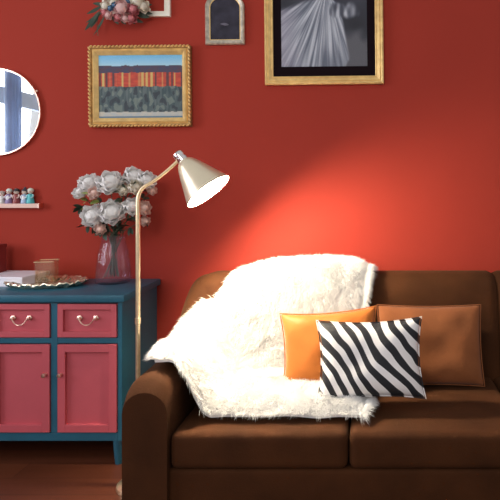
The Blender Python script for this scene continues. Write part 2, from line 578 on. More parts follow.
def fur_pt(u, v):
    y = -0.075 + (-0.76) * v
    xl, xr = left_edge(y), right_edge(y)
    xx = xl + (xr - xl) * u
    z = 0
    k = 0
    for dx in (-0.03, 0, 0.03):
        for dy in (-0.03, 0, 0.03):
            z += support(xx + dx, min(-0.07, y + dy))
            k += 1
    z = z / k
    edge = min(u, 1 - u, v, 1 - v)
    z += 0.014 + 0.030 * smooth(0, 0.10, edge) + 0.012 * noise.noise(Vector((xx * 7, y * 7, 3)))
    # the top edge in the photo swells a little in the middle
    z += 0.022 * smooth(0.28, 0.10, v) * math.sin(PI * min(1, max(0, u)))
    return Vector((xx, y, z))
fb = bmesh.new()
NU, NV = 70, 80
g = [[fb.verts.new(fur_pt(i / NU, j / NV)) for i in range(NU + 1)] for j in range(NV + 1)]
low = [[fb.verts.new(g[j][i].co - Vector((0, -0.004, 0.012))) for i in range(NU + 1)] for j in range(NV + 1)]
tri = []
for j in range(NV):
    for i in range(NU):
        f = fb.faces.new((g[j][i], g[j + 1][i], g[j + 1][i + 1], g[j][i + 1]))
        tri.append((g[j][i].co.copy(), g[j + 1][i].co.copy(), g[j + 1][i + 1].co.copy(), g[j][i + 1].co.copy()))
        fb.faces.new((low[j][i], low[j][i + 1], low[j + 1][i + 1], low[j + 1][i]))
for j in range(NV):
    for i in (0, NU):
        fb.faces.new((g[j][i], g[j + 1][i], low[j + 1][i], low[j][i]))
for i in range(NU):
    for j in (0, NV):
        fb.faces.new((g[j][i], g[j][i + 1], low[j][i + 1], low[j][i]))
throw = obj('fur_throw', fb, M['fur'])
tag(throw, 'fluffy white fur throw draped over the back and left arm of the brown sofa', 'throw')
# pile: tapered hairs in one mesh, a part nobody could count
areas = []
tot = 0
for q in tri:
    a = ((q[1] - q[0]).cross(q[3] - q[0])).length
    tot += a
    areas.append(tot)
verts, faces = [], []
import bisect
rng = random.Random(3)
NH = 70000
for h in range(NH):
    i = min(len(tri) - 1, bisect.bisect_left(areas, rng.random() * tot))
    q = tri[i]
    if h % 6 == 0:       # thicker fringe on the edges
        side = rng.random()
        if side < 0.4: ii = rng.randrange(NV) * NU + NU - 1
        elif side < 0.7: ii = rng.randrange(NV) * NU
        else: ii = rng.randrange(NU)
        q = tri[ii]
        i = ii
    a, b_ = rng.random(), rng.random()
    p = q[0] * (1 - a) * (1 - b_) + q[1] * a * (1 - b_) + q[2] * a * b_ + q[3] * (1 - a) * b_
    nrm = (q[1] - q[0]).cross(q[3] - q[0]).normalized()
    if nrm.z < 0: nrm = -nrm
    out = Vector((0, 0, 0))
    cidx = i % NU
    ridx = i // NU
    if cidx < 2: out += Vector((-1, 0, 0))
    if cidx > NU - 3: out += Vector((1, 0, 0))
    if ridx < 2: out += Vector((0, 1, 0))
    if ridx > NV - 3: out += Vector((0, -1, 0))
    clump = noise.noise_vector(p * 16) * 0.9
    d = (nrm + clump + out * 0.8 + Vector((rng.gauss(0, .3), rng.gauss(0, .3), rng.gauss(0, .3))) + Vector((0, -0.1, -0.25))).normalized()
    if d.dot(nrm) < 0.1:
        d = (d + nrm * 0.5).normalized()
    ln = 0.042 * rng.uniform(0.6, 1.15) * (1.35 if h % 6 == 0 else 1)
    wv = 0.0011
    t1 = d.orthogonal().normalized()
    t2 = d.cross(t1)
    droop = Vector((0, 0, -0.35 * ln))
    if p.y + d.y * ln > -0.012:
        d.y = -abs(d.y)
    base = len(verts)
    pts = (p, p + d * ln * 0.55 + droop * 0.2, p + d * ln + droop)
    for kk, (c, w_) in enumerate(((pts[0], wv), (pts[1], wv * 0.8))):
        for s in range(3):
            an = 2 * PI * s / 3
            verts.append(c + (t1 * math.cos(an) + t2 * math.sin(an)) * w_)
    verts.append(pts[2])
    for s in range(3):
        s2 = (s + 1) % 3
        faces.append((base + s, base + s2, base + 3 + s2, base + 3 + s))
        faces.append((base + 3 + s, base + 3 + s2, base + 6))
me = bpy.data.meshes.new('pile')
me.from_pydata([tuple(v) for v in verts], [], faces)
me.materials.append(M['fur'])
po = bpy.data.objects.new('pile', me)
C.objects.link(po)
po.parent = throw
po['kind'] = 'stuff'

# ---------------------------------------------------------------- cushions
def zebra_mat():
    m = mat('zebra_print', (1, 1, 1), 0.75, bump=0.08, bscale=90)
    nt = m.node_tree
    b = nt.nodes['Principled BSDF']
    tc = nt.nodes.new('ShaderNodeTexCoord')
    mp = nt.nodes.new('ShaderNodeMapping')
    mp.inputs['Rotation'].default_value = (0, R(38), 0)
    nt.links.new(tc.outputs['Object'], mp.inputs[0])
    wv = nt.nodes.new('ShaderNodeTexWave')
    wv.wave_type = 'BANDS'
    wv.bands_direction = 'X'
    wv.inputs['Scale'].default_value = 6.0
    wv.inputs['Distortion'].default_value = 8.0
    wv.inputs['Detail'].default_value = 2.0
    wv.inputs['Detail Scale'].default_value = 0.55
    nt.links.new(mp.outputs[0], wv.inputs['Vector'])
    rp = nt.nodes.new('ShaderNodeValToRGB')
    rp.color_ramp.elements[0].position = 0.50
    rp.color_ramp.elements[1].position = 0.56
    rp.color_ramp.elements[0].color = (0.012, 0.013, 0.018, 1)
    rp.color_ramp.elements[1].color = (0.86, 0.84, 0.84, 1)
    nt.links.new(wv.outputs['Fac'], rp.inputs[0])
    nt.links.new(rp.outputs[0], b.inputs['Base Color'])
    return m
M['zebra'] = zebra_mat()

def cushion(name, label, px, py, D, w_, h_, th, lean, roll, m, pinch=0.09, seed=0, yaw=0):
    """px,py: middle of the top edge; the cushion stands on its lower edge and leans back"""
    top = P(px, py, D)
    Rm = Euler((R(-lean), R(roll), R(yaw)), 'XYZ').to_matrix()
    loc = top - Rm @ Vector((0, 0, h_ * 0.47))
    e = empty(name, loc, label, 'cushion', rot=(R(-lean), R(roll), R(yaw)))
    b = bmesh.new()
    N = 26
    sides = []
    for s in (-1, 1):
        gr = []
        for j in range(N + 1):
            row = []
            for i in range(N + 1):
                u, v = i / N * 2 - 1, j / N * 2 - 1
                u_ = math.copysign(abs(u) ** 0.8, u)
                v_ = math.copysign(abs(v) ** 0.8, v)
                x = w_ / 2 * u_ * (1 - pinch * (1 - v_ * v_))
                z = h_ / 2 * v_ * (1 - pinch * 1.2 * (1 - u_ * u_))
                t = max(0, (1 - u_ ** 4) * (1 - v_ ** 4)) ** 0.6
                wr = noise.noise(Vector((x * 9 + seed, z * 9, seed))) * 0.012 * (0.3 + t)
                row.append(b.verts.new((x, s * (th / 2 * t + wr * (1 if t > 0.01 else 0)), z)))
            gr.append(row)
        for j in range(N):
            for i in range(N):
                b.faces.new((gr[j][i], gr[j][i + 1], gr[j + 1][i + 1], gr[j + 1][i]))
    bmesh.ops.remove_doubles(b, verts=b.verts, dist=0.0006)
    obj('cover', b, m, e, sub=1)
    pp = []
    for a in [(-1 + 2 * i / 20, -1) for i in range(20)] + [(1, -1 + 2 * i / 20) for i in range(20)] + [(1 - 2 * i / 20, 1) for i in range(20)] + [(-1, 1 - 2 * i / 20) for i in range(20)]:
        u_ = math.copysign(abs(a[0]) ** 0.8, a[0]); v_ = math.copysign(abs(a[1]) ** 0.8, a[1])
        pp.append((w_ / 2 * u_ * (1 - pinch * (1 - v_ * v_)), 0, h_ / 2 * v_ * (1 - pinch * 1.2 * (1 - u_ * u_))))
    obj('piping', tube(bmesh.new(), pp, 0.0028, 6, closed=True), m, e)
    return e
cushion('cushion', 'plain tan brown cushion leaning on the dark sofa back, rightmost of three', 429, 307, 2.545, 0.50, 0.37, 0.13, 14, 0, M['tan'], 0.04, 2)
cushion('cushion', 'plain orange cushion leaning against the white fur throw', 328, 312, 2.46, 0.45, 0.34, 0.12, 14, -4.5, M['orange'], 0.08, 5)
cushion('cushion', 'black and white zebra striped cushion in front of the orange one', 369, 321, 2.28, 0.455, 0.33, 0.12, 14, -2, M['zebra'], 0.09, 9)

# ---------------------------------------------------------------- floor lamp
LD = 2.36
base = P(138, 200, LD)
lamp = empty('floor_lamp', (base.x, base.y, 0), 'slim brass floor lamp with lit cone shade between sideboard and sofa', 'floor lamp')
def lp(px, py, D=LD):
    return P(px, py, D) - Vector((base.x, base.y, 0))
obj('base', lathe(bmesh.new(), [(0, 0), (0.088, 0), (0.09, 0.006), (0.087, 0.016), (0.075, 0.022), (0.03, 0.026), (0.02, 0.034), (0.0, 0.036)], None, 48), M['brass'], lamp)
zb = lp(138, 200).z
obj('pole', tube(bmesh.new(), [(0, 0, 0.03)] + [(0, 0, 0.03 + (zb - 0.03) * i / 6) for i in range(1, 7)], 0.0098, 16), M['brass'], lamp)
obj('pole_collar', lathe(bmesh.new(), [(0.0098, 0), (0.0125, 0.002), (0.0125, 0.028), (0.0098, 0.03)], Matrix.Translation((0, 0, 0.72)), 20), M['brass'], lamp)
arm = [(0, 0, zb - 0.01)] + bez(lp(138, 200), lp(138.5, 189), lp(148, 184.5), 8) + [lp(150, 183.4)] + bez(lp(154, 181), lp(166, 172.5), lp(179.5, 159.5), 10)
obj('arm', tube(bmesh.new(), arm, [0.0098] + [0.0088] * 3 + [0.0075] * (len(arm) - 4), 14), M['brass'], lamp)
rimc = lp(208.8, 191.5, LD - 0.012)
apex = lp(183, 160, LD)
ax = (rimc - apex)
Ls = ax.length
axn = ax.normalized()
print('shade axis', axn, 'len', Ls)
q = axn.to_track_quat('Z', 'Y').to_matrix().to_4x4()
MS = Matrix.Translation(apex) @ q
rr = 0.1105
prof = [(0.016, 0.0), (0.024, 0.004), (0.037, 0.016), (0.048, 0.035), (0.062, 0.065), (0.074, 0.095), (0.088, 0.130), (0.099, 0.155), (rr - 0.002, Ls - 0.004), (rr, Ls)]
inn = [(r - 0.0025, z + (0.002 if i < 3 else 0)) for i, (r, z) in enumerate(prof)][::-1]
obj('lamp_shade', lathe(bmesh.new(), prof, MS, 56), M['champagne'], lamp)
obj('shade_lining', lathe(bmesh.new(), inn + [(0.0, 0.003)], MS, 56), M['white_enamel'], lamp)
obj('socket', lathe(bmesh.new(), [(0, -0.044), (0.017, -0.043), (0.0235, -0.038), (0.025, -0.032), (0.025, -0.018), (0.022, -0.016), (0.022, -0.012), (0.025, -0.010), (0.025, 0.006), (0.018, 0.010), (0.0, 0.012)], MS, 28), M['chrome'], lamp)
em = bpy.data.materials.new('glowing_bulb')
em.use_nodes = True
eb = em.node_tree.nodes['Principled BSDF']
eb.inputs['Base Color'].default_value = (1, 1, 1, 1)
eb.inputs['Emission Color'].default_value = BULB_COLOR
eb.inputs['Emission Strength'].default_value = BULB_STRENGTH
BZ = Ls - 0.046
obj('bulb', lathe(bmesh.new(), [(0, 0.034), (0.010, 0.031), (0.027, 0.018), (0.036, 0.0), (0.033, -0.016), (0.018, -0.038), (0.012, -0.06), (0, -0.062)], MS @ Matrix.Translation((0, 0, BZ)), 24), em, lamp)

# ---------------------------------------------------------------- round mirror
mr = empty('round_mirror', (-2.078, 0, 1.744), 'round wall mirror with thin rose gold rim above the small shelf', 'mirror')
RX = Matrix.Rotation(R(90), 4, 'X')
obj('mirror_glass', lathe(bmesh.new(), [(0, 0.012), (0.234, 0.012), (0.234, 0.002), (0, 0.002)], RX, 96), M['mirror'], mr, False)
obj('rim', lathe(bmesh.new(), [(0.232, 0.0), (0.2405, 0.0), (0.2425, 0.010), (0.2405, 0.020), (0.234, 0.020), (0.232, 0.013)], RX, 96, close=True), M['rose_gold'], mr)
a = R(28)
obj('knob', ball(bmesh.new(), (0.246 * math.cos(a), -0.01, 0.246 * math.sin(a)), 0.007), M['rose_gold'], mr)

# ---------------------------------------------------------------- little shelf and figurines
sh = empty('wall_shelf', (-2.1, 0, 1.213), 'narrow pinkish wooden wall shelf below the round mirror', 'shelf')
obj('board', B(-0.36, 0.262, -0.038, -0.0, 0.0, 0.024, bev=0.0015), M['shelf'], sh, False)
ec = bmesh.new()
box(ec, 0.262, 0.268, -0.040, -0.0, -0.002, 0.026, bev=0.001)
obj('end_cap', ec, M['rose_gold'], sh, False)
skin = mat('figurine_skin', (0.80, 0.62, 0.52), 0.4)
def paint(n_, c): return mat(n_, c, 0.35, var=0.05)
FIG = [
    (2.0, 0.066, (0.72, 0.70, 0.66), (0.55, 0.52, 0.50), (0.65, 0.6, 0.62), 'cap', 'small pale figurine at the left edge of the shelf, cut by the photo'),
    (9.0, 0.080, (0.30, 0.22, 0.42), (0.70, 0.80, 0.74), (0.74, 0.70, 0.80), 'hair', 'small figurine with pale hair and violet clothes on the wall shelf'),
    (16.5, 0.080, (0.30, 0.05, 0.05), (0.03, 0.025, 0.03), (0.75, 0.55, 0.50), 'hat', 'small figurine with black hat and dark red coat on the wall shelf'),
    (24.5, 0.078, (0.40, 0.52, 0.72), (0.05, 0.05, 0.07), (0.80, 0.80, 0.84), 'bun', 'small figurine in white and light blue, left neighbour of the turquoise one'),
    (30.5, 0.082, (0.08, 0.50, 0.54), (0.72, 0.80, 0.68), (0.35, 0.70, 0.72), 'hair', 'small turquoise figurine with pale hair, rightmost on the wall shelf')]
for i, (px, h, cb_, ch, ca, kind, lab) in enumerate(FIG):
    D = 2.919
    p = P(px, 200, D)
    f = empty('figurine', (p.x, p.y, 1.2372), lab, 'figurine', 'figurines on the wall shelf')
    k = h / 0.08 * 1.12
    obj('body', lathe(bmesh.new(), [(0, 0), (0.0165 * k, 0), (0.0175 * k, 0.003), (0.016 * k, 0.015 * k), (0.0115 * k, 0.034 * k), (0.011 * k, 0.042 * k), (0.006 * k, 0.047 * k), (0, 0.048 * k)], None, 20, rf=lambda a, i: 1 + 0.06 * math.cos(6 * a) * (i < 4)), paint('figurine_coat', cb_), f)
    for s in (-1, 1):
        obj('arm', tube(bmesh.new(), bez((s * 0.010 * k, 0, 0.042 * k), (s * 0.020 * k, -0.003, 0.034 * k), (s * 0.009 * k, -0.014, 0.026 * k), 6), [0.0042 * k, 0.0042 * k, 0.004 * k, 0.0038 * k, 0.0036 * k, 0.0034 * k, 0.003 * k], 8), paint('figurine_sleeve', ca), f)
    hd = obj('head', ball(bmesh.new(), (0, -0.001, 0.058 * k), 0.0125 * k, 1, 0.95, 1.0), skin, f)
    eyes = bmesh.new()
    for s in (-1, 1):
        ball(eyes, (s * 0.0045 * k, -0.0125 * k, 0.059 * k), 0.0016 * k, u=8, v=6)
    obj('eyes', eyes, M['mat_black'], hd)
    hb = bmesh.new()
    ball(hb, (0, 0.002, 0.0625 * k), 0.0136 * k, 1.03, 1.0, 0.88)
    if kind == 'hat':
        lathe(hb, [(0, 0.071), (0.017, 0.070), (0.017, 0.0725), (0.010, 0.073), (0.009, 0.084), (0, 0.085)], Matrix.Translation((0, 0, -0.002)), 20)
    elif kind == 'bun':
        ball(hb, (0, 0.004, 0.077 * k), 0.0065 * k)
    elif kind == 'cap':
        lathe(hb, [(0, 0.068 * k), (0.018 * k, 0.067 * k), (0.012 * k, 0.073 * k), (0, 0.076 * k)], None, 20)
    obj('hat' if kind in ('hat', 'cap') else 'hair', hb, paint('figurine_hair', ch), f)
    if i in (1, 3):
        obj('apron', ball(bmesh.new(), (0, -0.0085 * k, 0.022 * k), 0.012 * k, 0.8, 0.55, 1.6), paint('figurine_apron', (0.85, 0.85, 0.9)), f)

# ---------------------------------------------------------------- picture frames
def frame_ring(bm, w0, h0, w1, h1, prof):
    """prof: list of (t, depth), t 0 outer edge .. 1 inner edge; mitred ring"""
    rings = []
    for t, d in prof:
        w_ = w0 + (w1 - w0) * t
        h_ = h0 + (h1 - h0) * t
        rings.append([bm.verts.new((sx_ * w_ / 2, -d, sz_ * h_ / 2)) for sx_, sz_ in ((-1, -1), (1, -1), (1, 1), (-1, 1))])
    for a, b in zip(rings, rings[1:] + rings[:1]):
        for k in range(4):
            bm.faces.new((a[k], a[(k + 1) % 4], b[(k + 1) % 4], b[k]))
    return bm
def canvas(w_, h_, fn, nx, nz, y, parent, name='picture', m=None):
    b = bmesh.new()
    vs = [[b.verts.new((-w_ / 2 + w_ * i / nx, y, -h_ / 2 + h_ * j / nz)) for i in range(nx + 1)] for j in range(nz + 1)]
    for j in range(nz):
        for i in range(nx):
            b.faces.new((vs[j][i], vs[j][i + 1], vs[j + 1][i + 1], vs[j + 1][i]))
    box(b, -w_ / 2, w_ / 2, y + 0.001, y + 0.008, -h_ / 2, h_ / 2)
    b.normal_update()
    me = bpy.data.meshes.new(name)
    b.to_mesh(me); b.free()
    ca = me.color_attributes.new('pigment', 'FLOAT_COLOR', 'POINT')
    for i, v in enumerate(me.vertices):
        c = fn((v.co.x + w_ / 2) / w_, 1 - (v.co.z + h_ / 2) / h_)
        ca.data[i].color = (*s2l(c), 1)
    me.materials.append(m)
    o = bpy.data.objects.new(name, me)
    C.objects.link(o)
    o.parent = parent
    return o
def lerp(a, b, t):
    t = min(1, max(0, t))
    return tuple(x + (y - x) * t for x, y in zip(a, b))

# landscape picture in carved gold
c0 = P(139.5, 86, DW - 0.03)
ow, oh = 103 * 2.91 / F, 82.5 * 2.91 / F
iw, ih = 84 * 2.91 / F, 63 * 2.91 / F
fr1 = empty('framed_painting', (c0.x, 0, c0.z), 'painting of blue, orange red and dark bands in a carved gold frame', 'painting', rot=(0, R(-0.5), 0))
rb = frame_ring(bmesh.new(), ow - 0.01, oh - 0.01, iw, ih, [(0, 0.002), (0, 0.022), (0.1, 0.028), (0.40, 0.020), (0.44, 0.028), (0.60, 0.034), (0.86, 0.024), (1, 0.018), (1, 0.004)])
obj('frame', rb, M['gold_light'], fr1, False)
bd = bmesh.new()
def bead_row(bm, x0, z0, x1, z1, n_, r_, y):
    for i in range(n_):
        t = (i + 0.5) / n_
        an = math.atan2(z1 - z0, x1 - x0)
        Mr = Matrix.Rotation(-an - 0.6, 4, 'Y')
        ball(bm, (x0 + (x1 - x0) * t, y, z0 + (z1 - z0) * t), r_, 1.25, 0.8, 0.6, 8, 6, M=Mr)
ho, hv = ow / 2 - 0.008, oh / 2 - 0.008
bead_row(bd, -ho, hv, ho, hv, 27, 0.0082, -0.034)
bead_row(bd, -ho, -hv, ho, -hv, 27, 0.0082, -0.034)
bead_row(bd, -ho, -hv, -ho, hv, 21, 0.0082, -0.034)
bead_row(bd, ho, -hv, ho, hv, 21, 0.0082, -0.034)
cbo = obj('carved_border', bd, M['gold_light'], fr1)
obj('recess_band', frame_ring(bmesh.new(), ow - 0.008, oh - 0.008, ow - 0.038, oh - 0.038, [(0, 0.001), (0, 0.027), (0.2, 0.0325), (0.8, 0.0315), (1, 0.027), (1, 0.020)]), M['dark_gold'], cbo, False)
def art_bands(u, v):
    n1 = noise.noise(Vector((u * 14, v * 30, 1)))
    n2 = noise.noise(Vector((u * 40, v * 6, 5)))
    wob = 0.012 * n1
    if v + wob < 0.17:
        c = lerp((110, 186, 232), (170, 212, 232), v / 0.17)
    elif v + wob < 0.28:
        c = lerp((62, 66, 96), (84, 60, 76), n1 + 0.5)
    elif v + wob < 0.50:
        c = lerp((206, 78, 52), (178, 60, 48), n1 + 0.5)
        # loose upright strokes in the warm band
        s = noise.noise(Vector((u * 26, 0.3, 9)))
        if s > 0.16: c = lerp(c, (206, 176, 104), min(1, (s - 0.16) * 5))
        if s < -0.22: c = lerp(c, (70, 52, 62), 0.8)
    elif v + wob < 0.90:
        c = lerp((54, 74, 80), (96, 108, 108), n2 + 0.45)
        s = noise.noise(Vector((u * 17, v * 9, 12)))
        if s > 0.2: c = lerp(c, (124, 136, 126), 0.7)
        if s < -0.25: c = lerp(c, (38, 44, 54), 0.7)
    elif v < 0.965:
        c = lerp((176, 184, 186), (196, 190, 176), n1 + 0.5)
    else:
        c = (90, 122, 140)
    return c
M['art'] = attr_mat('oil_pigment', 0.6, 0.0)
canvas(iw + 0.004, ih + 0.004, art_bands, 150, 110, -0.016, fr1, 'painted_canvas', M['art'])

# tall picture with a pale gown
ow2 = 119 * 2.91 / F
x_l, x_r, z_b = 264, 383, 84
zb_ = P(0, z_b, 2.91).z
oh2 = 0.86
fr2 = empty('framed_painting', (P(323.5, 0, 2.91).x, 0, zb_ + oh2 / 2), 'large painting of a pale gown, black mount and smooth gold frame', 'painting', rot=(0, R(-0.6), 0))
g2 = 8.3 * 2.91 / F
m2 = (7.0 * 2.91 / F, 10 * 2.91 / F)
iw2, ih2 = ow2 - 2 * g2, oh2 - 2 * g2
obj('frame', frame_ring(bmesh.new(), ow2, oh2, iw2, ih2, [(0, 0.002), (0, 0.026), (0.15, 0.032), (0.38, 0.026), (0.45, 0.030), (0.8, 0.020), (0.9, 0.023), (1, 0.020), (1, 0.004)]), M['gold_light'], fr2, False)
pw, ph = 86.5 * 2.91 / F, ih2 - 2 * m2[1]
obj('mount', frame_ring(bmesh.new(), iw2 + 0.002, ih2 + 0.002, pw, ph, [(0, 0.004), (0, 0.013), (1, 0.011), (1, 0.004)]), M['mat_black'], fr2, False)
def art_gown(u, v):
    # v 0 top .. 1 bottom; a pale skirt fans out from a waist above the middle
    wx, wy = 0.54, 0.30
    dx, dy = (u - wx), (v - wy) * 1.25
    ang = math.atan2(dx, max(dy, 1e-3))
    r = math.hypot(dx, dy)
    n_ = noise.noise(Vector((u * 9, v * 9, 1)))
    bgc = lerp((58, 60, 74), (30, 32, 42), noise.noise(Vector((u * 4, v * 4, 2))) + 0.5)
    c = bgc
    d3 = math.hypot((u - 0.86) / 0.25, (v - 1.06) / 0.36)
    c = lerp(c, (92, 92, 100), smooth(1.15, 0.8, d3 + 0.15 * n_))
    if v > wy:
        ub = 0.62 + 0.17 * math.sqrt(max(0, min(1, (v - 0.45) / 0.5))) + 0.01 * n_ - 0.04 * smooth(0.93, 1.0, v)
        k = smooth(ub + 0.015, ub - 0.02, u) * smooth(0.0, 0.05, v - (0.50 - 0.26 * u))
        fold = noise.noise(Vector((ang * 13, r * 1.6, 4))) * 0.9 + noise.noise(Vector((ang * 38, r * 3, 8))) * 0.8
        base_ = lerp((98, 104, 120), (196, 200, 210), 0.55 + fold)
        base_ = lerp(base_, (156, 150, 168), 0.6 * smooth(0.3, -0.05, u))
        base_ = lerp(base_, (92, 98, 112), 0.55 * smooth(0.80, 1.0, v) * (1 - abs(u - 0.62) * 3 if abs(u - 0.62) < 0.33 else 0))
        c = lerp(c, base_, k)
        d2 = math.hypot((u - 0.74) / 0.17, (v - 0.53) / 0.07)
        c = lerp(c, lerp((70, 74, 88), (190, 194, 204), 0.45 + 1.2 * noise.noise(Vector((u * 22, v * 9, 7)))), smooth(1.2, 0.6, d2 + 0.5 * n_))
    else:
        d = abs(u - wx) / (0.10 + 0.08 * (wy - v) / wy)
        c = lerp(bgc, (150, 150, 160), smooth(1.1, 0.8, d) * smooth(0.12, 0.2, v))
    return c
canvas(pw + 0.004, ph + 0.004, art_gown, 140, 190, -0.0095, fr2, 'painted_canvas', M['art'])

# small arched frame
fr3p = P(224.5, 44, 2.915)
fr3 = empty('arched_frame', (fr3p.x, 0, fr3p.z), 'small dark glassy picture in an arched aged silver frame', 'picture', rot=(0, R(-0.5), 0))
def arch(w_, h_, off=0.0, n_=18):
    """outline of an arched panel, base at z=off"""
    r_ = w_ / 2
    pts = [(-w_ / 2, off), (w_ / 2, off)]
    zc = off + h_ - r_ * 0.72
    for i in range(n_ + 1):
        a_ = PI * i / n_
        pts.append((r_ * math.cos(a_), zc + r_ * 0.72 * math.sin(a_)))
    return pts
k_ = 2.915 / F
def ring_between(o1, o2, d0, dm, d1):
    b = bmesh.new()
    mid = [((a[0] + c[0]) / 2, (a[1] + c[1]) / 2) for a, c in zip(o1, o2)]
    q1 = [((a[0] * 3 + c[0]) / 4, (a[1] * 3 + c[1]) / 4) for a, c in zip(o1, o2)]
    rings = [[b.verts.new((x, -d, z)) for x, z in o] for o, d in ((o1, 0.002), (o1, d0), (q1, dm), (mid, d0 + 0.001), (o2, d1), (o2, 0.003))]
    m_ = len(o1)
    for r1, r2 in zip(rings, rings[1:] + rings[:1]):
        for k in range(m_):
            b.faces.new((r1[k], r1[(k + 1) % m_], r2[(k + 1) % m_], r2[k]))
    return b
o1 = arch(39 * k_, 52 * k_)
o2 = arch(31 * k_, 44 * k_, 4.6 * k_)
obj('frame', ring_between(o1, o2, 0.020, 0.026, 0.014), M['silver_old'], fr3, False)
ib = bmesh.new()
o2b = arch(25.5 * k_, 39.5 * k_, 6.4 * k_)
obj('inner_border', ring_between(arch(31.4 * k_, 44.4 * k_, 4.4 * k_), arch(29.4 * k_, 42.6 * k_, 5.3 * k_), 0.013, 0.014, 0.012), M['gold_light'], fr3, False)
dm = mat('dark_tarnished_glass', s2l((52, 50, 62)), 0.5, var=0.5, scale=14, spec=0.15)
ap = bmesh.new()
for yy in (-0.010, -0.003):
    ap.faces.new([ap.verts.new((x, yy, z)) for x, z in arch(30.4 * k_, 43.6 * k_, 4.8 * k_)])
fs = list(ap.faces)
va_, vb_ = list(fs[0].verts), list(fs[1].verts)
for k in range(len(va_)):
    k2 = (k + 1) % len(va_)
    ap.faces.new((va_[k], va_[k2], vb_[k2], vb_[k]))
obj('dark_panel', ap, dm, fr3, False)
smg = bmesh.new()
for (x, z, a_, b_) in ((-0.006, 0.115, 0.020, 0.006), (0.004, 0.111, 0.016, 0.005)):
    ball(smg, (x, -0.0100, z), 1, a_, 0.0006, b_, 12, 8)
obj('pale_smudge', smg, mat('pale_pigment', s2l((92, 86, 102)), 0.5, var=0.3, scale=60), fr3)

# ---------------------------------------------------------------- flowers
def petal(bm, M_, L_, W_, cup, n_=5):
    """one cupped petal growing along +Z from the origin, its back to +X, wrapping a sphere"""
    rows = []
    for j in range(n_ + 1):
        t = j / n_
        wd = W_ * (0.35 + 0.65 * math.sin(PI * min(1, 0.10 + 0.72 * t))) * (1 - 0.35 * max(0, t - 0.8) / 0.2)
        row = []
        for i in range(-3, 4):
            s_ = i / 3
            x = cup * L_ * math.sin(PI * 0.62 * t) * math.cos(s_ * 1.1)
            rag = 0.03 * L_ * math.cos(s_ * 9 + W_ * 900) * (t > 0.9)
            row.append(bm.verts.new(M_ @ Vector((x - (0.25 * wd * s_ * s_), s_ * wd, L_ * t * (1 - 0.10 * s_ * s_) + rag))))
        rows.append(row)
    for a, b in zip(rows, rows[1:]):
        for i in range(6):
            bm.faces.new((a[i], a[i + 1], b[i + 1], b[i]))

def bloom_bm(r, rng, layers=((4, -.30, .85), (5, -.05, .98), (6, .22, 1.06), (7, .52, 1.06), (7, .85, .95))):
    b = bmesh.new()
    for cnt, lean, sc_ in layers:
        off = rng.random() * 6
        for i in range(cnt):
            a_ = off + 2 * PI * i / cnt + rng.uniform(-.15, .15)
            Mx = Matrix.Translation((0, 0, -r * 0.55)) @ Matrix.Rotation(a_, 4, 'Z') @ Matrix.Rotation(lean * rng.uniform(.85, 1.12), 4, 'Y') @ Matrix.Translation((r * 0.10, 0, 0))
            petal(b, Mx, r * 1.18 * sc_ * rng.uniform(.92, 1.06), r * 0.62 * sc_, 0.42)
    ball(b, (0, 0, -0.05 * r), r * 0.66, 1, 1, 0.9, 12, 10)
    return b

def leaf_bm(bm, M_, L_, W_, fold=0.15):
    rows = []
    n_ = 6
    for j in range(n_ + 1):
        t = j / n_
        wd = W_ / 2 * math.sin(PI * min(1, t * 0.96 + 0.02)) ** 0.8
        z = -0.25 * L_ * t * t
        rows.append([bm.verts.new(M_ @ Vector((L_ * t, s * wd, z + abs(s) * fold * wd))) for s in (-1, 0, 1)])
    for a, b in zip(rows, rows[1:]):
        for i in range(2):
            bm.faces.new((a[i], a[i + 1], b[i + 1], b[i]))

VD = 2.82
vbase = P(113.5, 200, VD)
VB = Vector((vbase.x, vbase.y, CTOP))
VH = 0.25
vase = empty('glass_vase', VB, 'ribbed lilac glass vase holding the white bouquet on the sideboard', 'vase')
vp = [(0, 0.0), (0.074, 0.0), (0.085, 0.006), (0.087, 0.02), (0.082, 0.09), (0.073, 0.16), (0.060, 0.21), (0.059, VH - 0.012), (0.066, VH)]
vi = [(0.062, VH - 0.001), (0.055, VH - 0.013), (0.056, 0.21), (0.069, 0.16), (0.078, 0.09), (0.083, 0.024), (0.078, 0.014), (0.0, 0.014)]
obj('glass_body', lathe(bmesh.new(), vp + vi, None, 96, rf=lambda a, i: 1 + 0.03 * math.cos(16 * a) * (2 <= i <= 6)), M['vase'], vase)

rngf = random.Random(11)
WP, BP = 'white_petal', 'blush_petal'
FL = [  # px, py, radius px, depth offset, kind, label
    (89, 183, 10, -0.01, WP, 'full white peony at the upper left of the vase bouquet'),
    (110, 182, 12.5, -0.05, WP, 'large white peony at the top middle of the vase bouquet'),
    (134, 176, 9.5, 0.0, WP, 'white peony at the highest point of the vase bouquet'),
    (147, 180, 9, -0.01, WP, 'white peony at the upper right, beside the lamp arm'),
    (80, 192, 7, 0.0, WP, 'white peony at the far left end of the vase bouquet'),
    (136, 187, 7, -0.06, 'cream_petal', 'cream white half open peony below the highest bloom'),
    (92, 216, 11, -0.04, WP, 'white peony at the lower left of the vase bouquet'),
    (111.5, 212, 11.5, -0.08, WP, 'round white peony low in the middle of the vase bouquet'),
    (132, 206, 8.5, -0.05, WP, 'white peony left of the lamp pole, low in the bouquet'),
    (94, 193, 6, -0.06, BP, 'small blush peach rose below the upper left white peony'),
    (100, 229, 5.5, -0.05, BP, 'small blush rose hanging lowest over the vase neck'),
    (123, 190, 5.5, -0.06, 'cream_petal', 'small cream rosebud between the top white peonies'),
    (144, 208, 7, -0.01, BP, 'blush peach rose right of the lamp pole'),
    (145, 221, 5, 0.01, BP, 'small drooping blush rosebud lowest at the right of the lamp pole'),
    (126, 181, 5, 0.02, BP, 'small blush rosebud behind, between top middle and highest bloom'),
    (152, 190, 5, 0.02, BP, 'small blush rosebud at the far right tip of the bouquet'),
]
neck = VB + Vector((0, 0, VH))
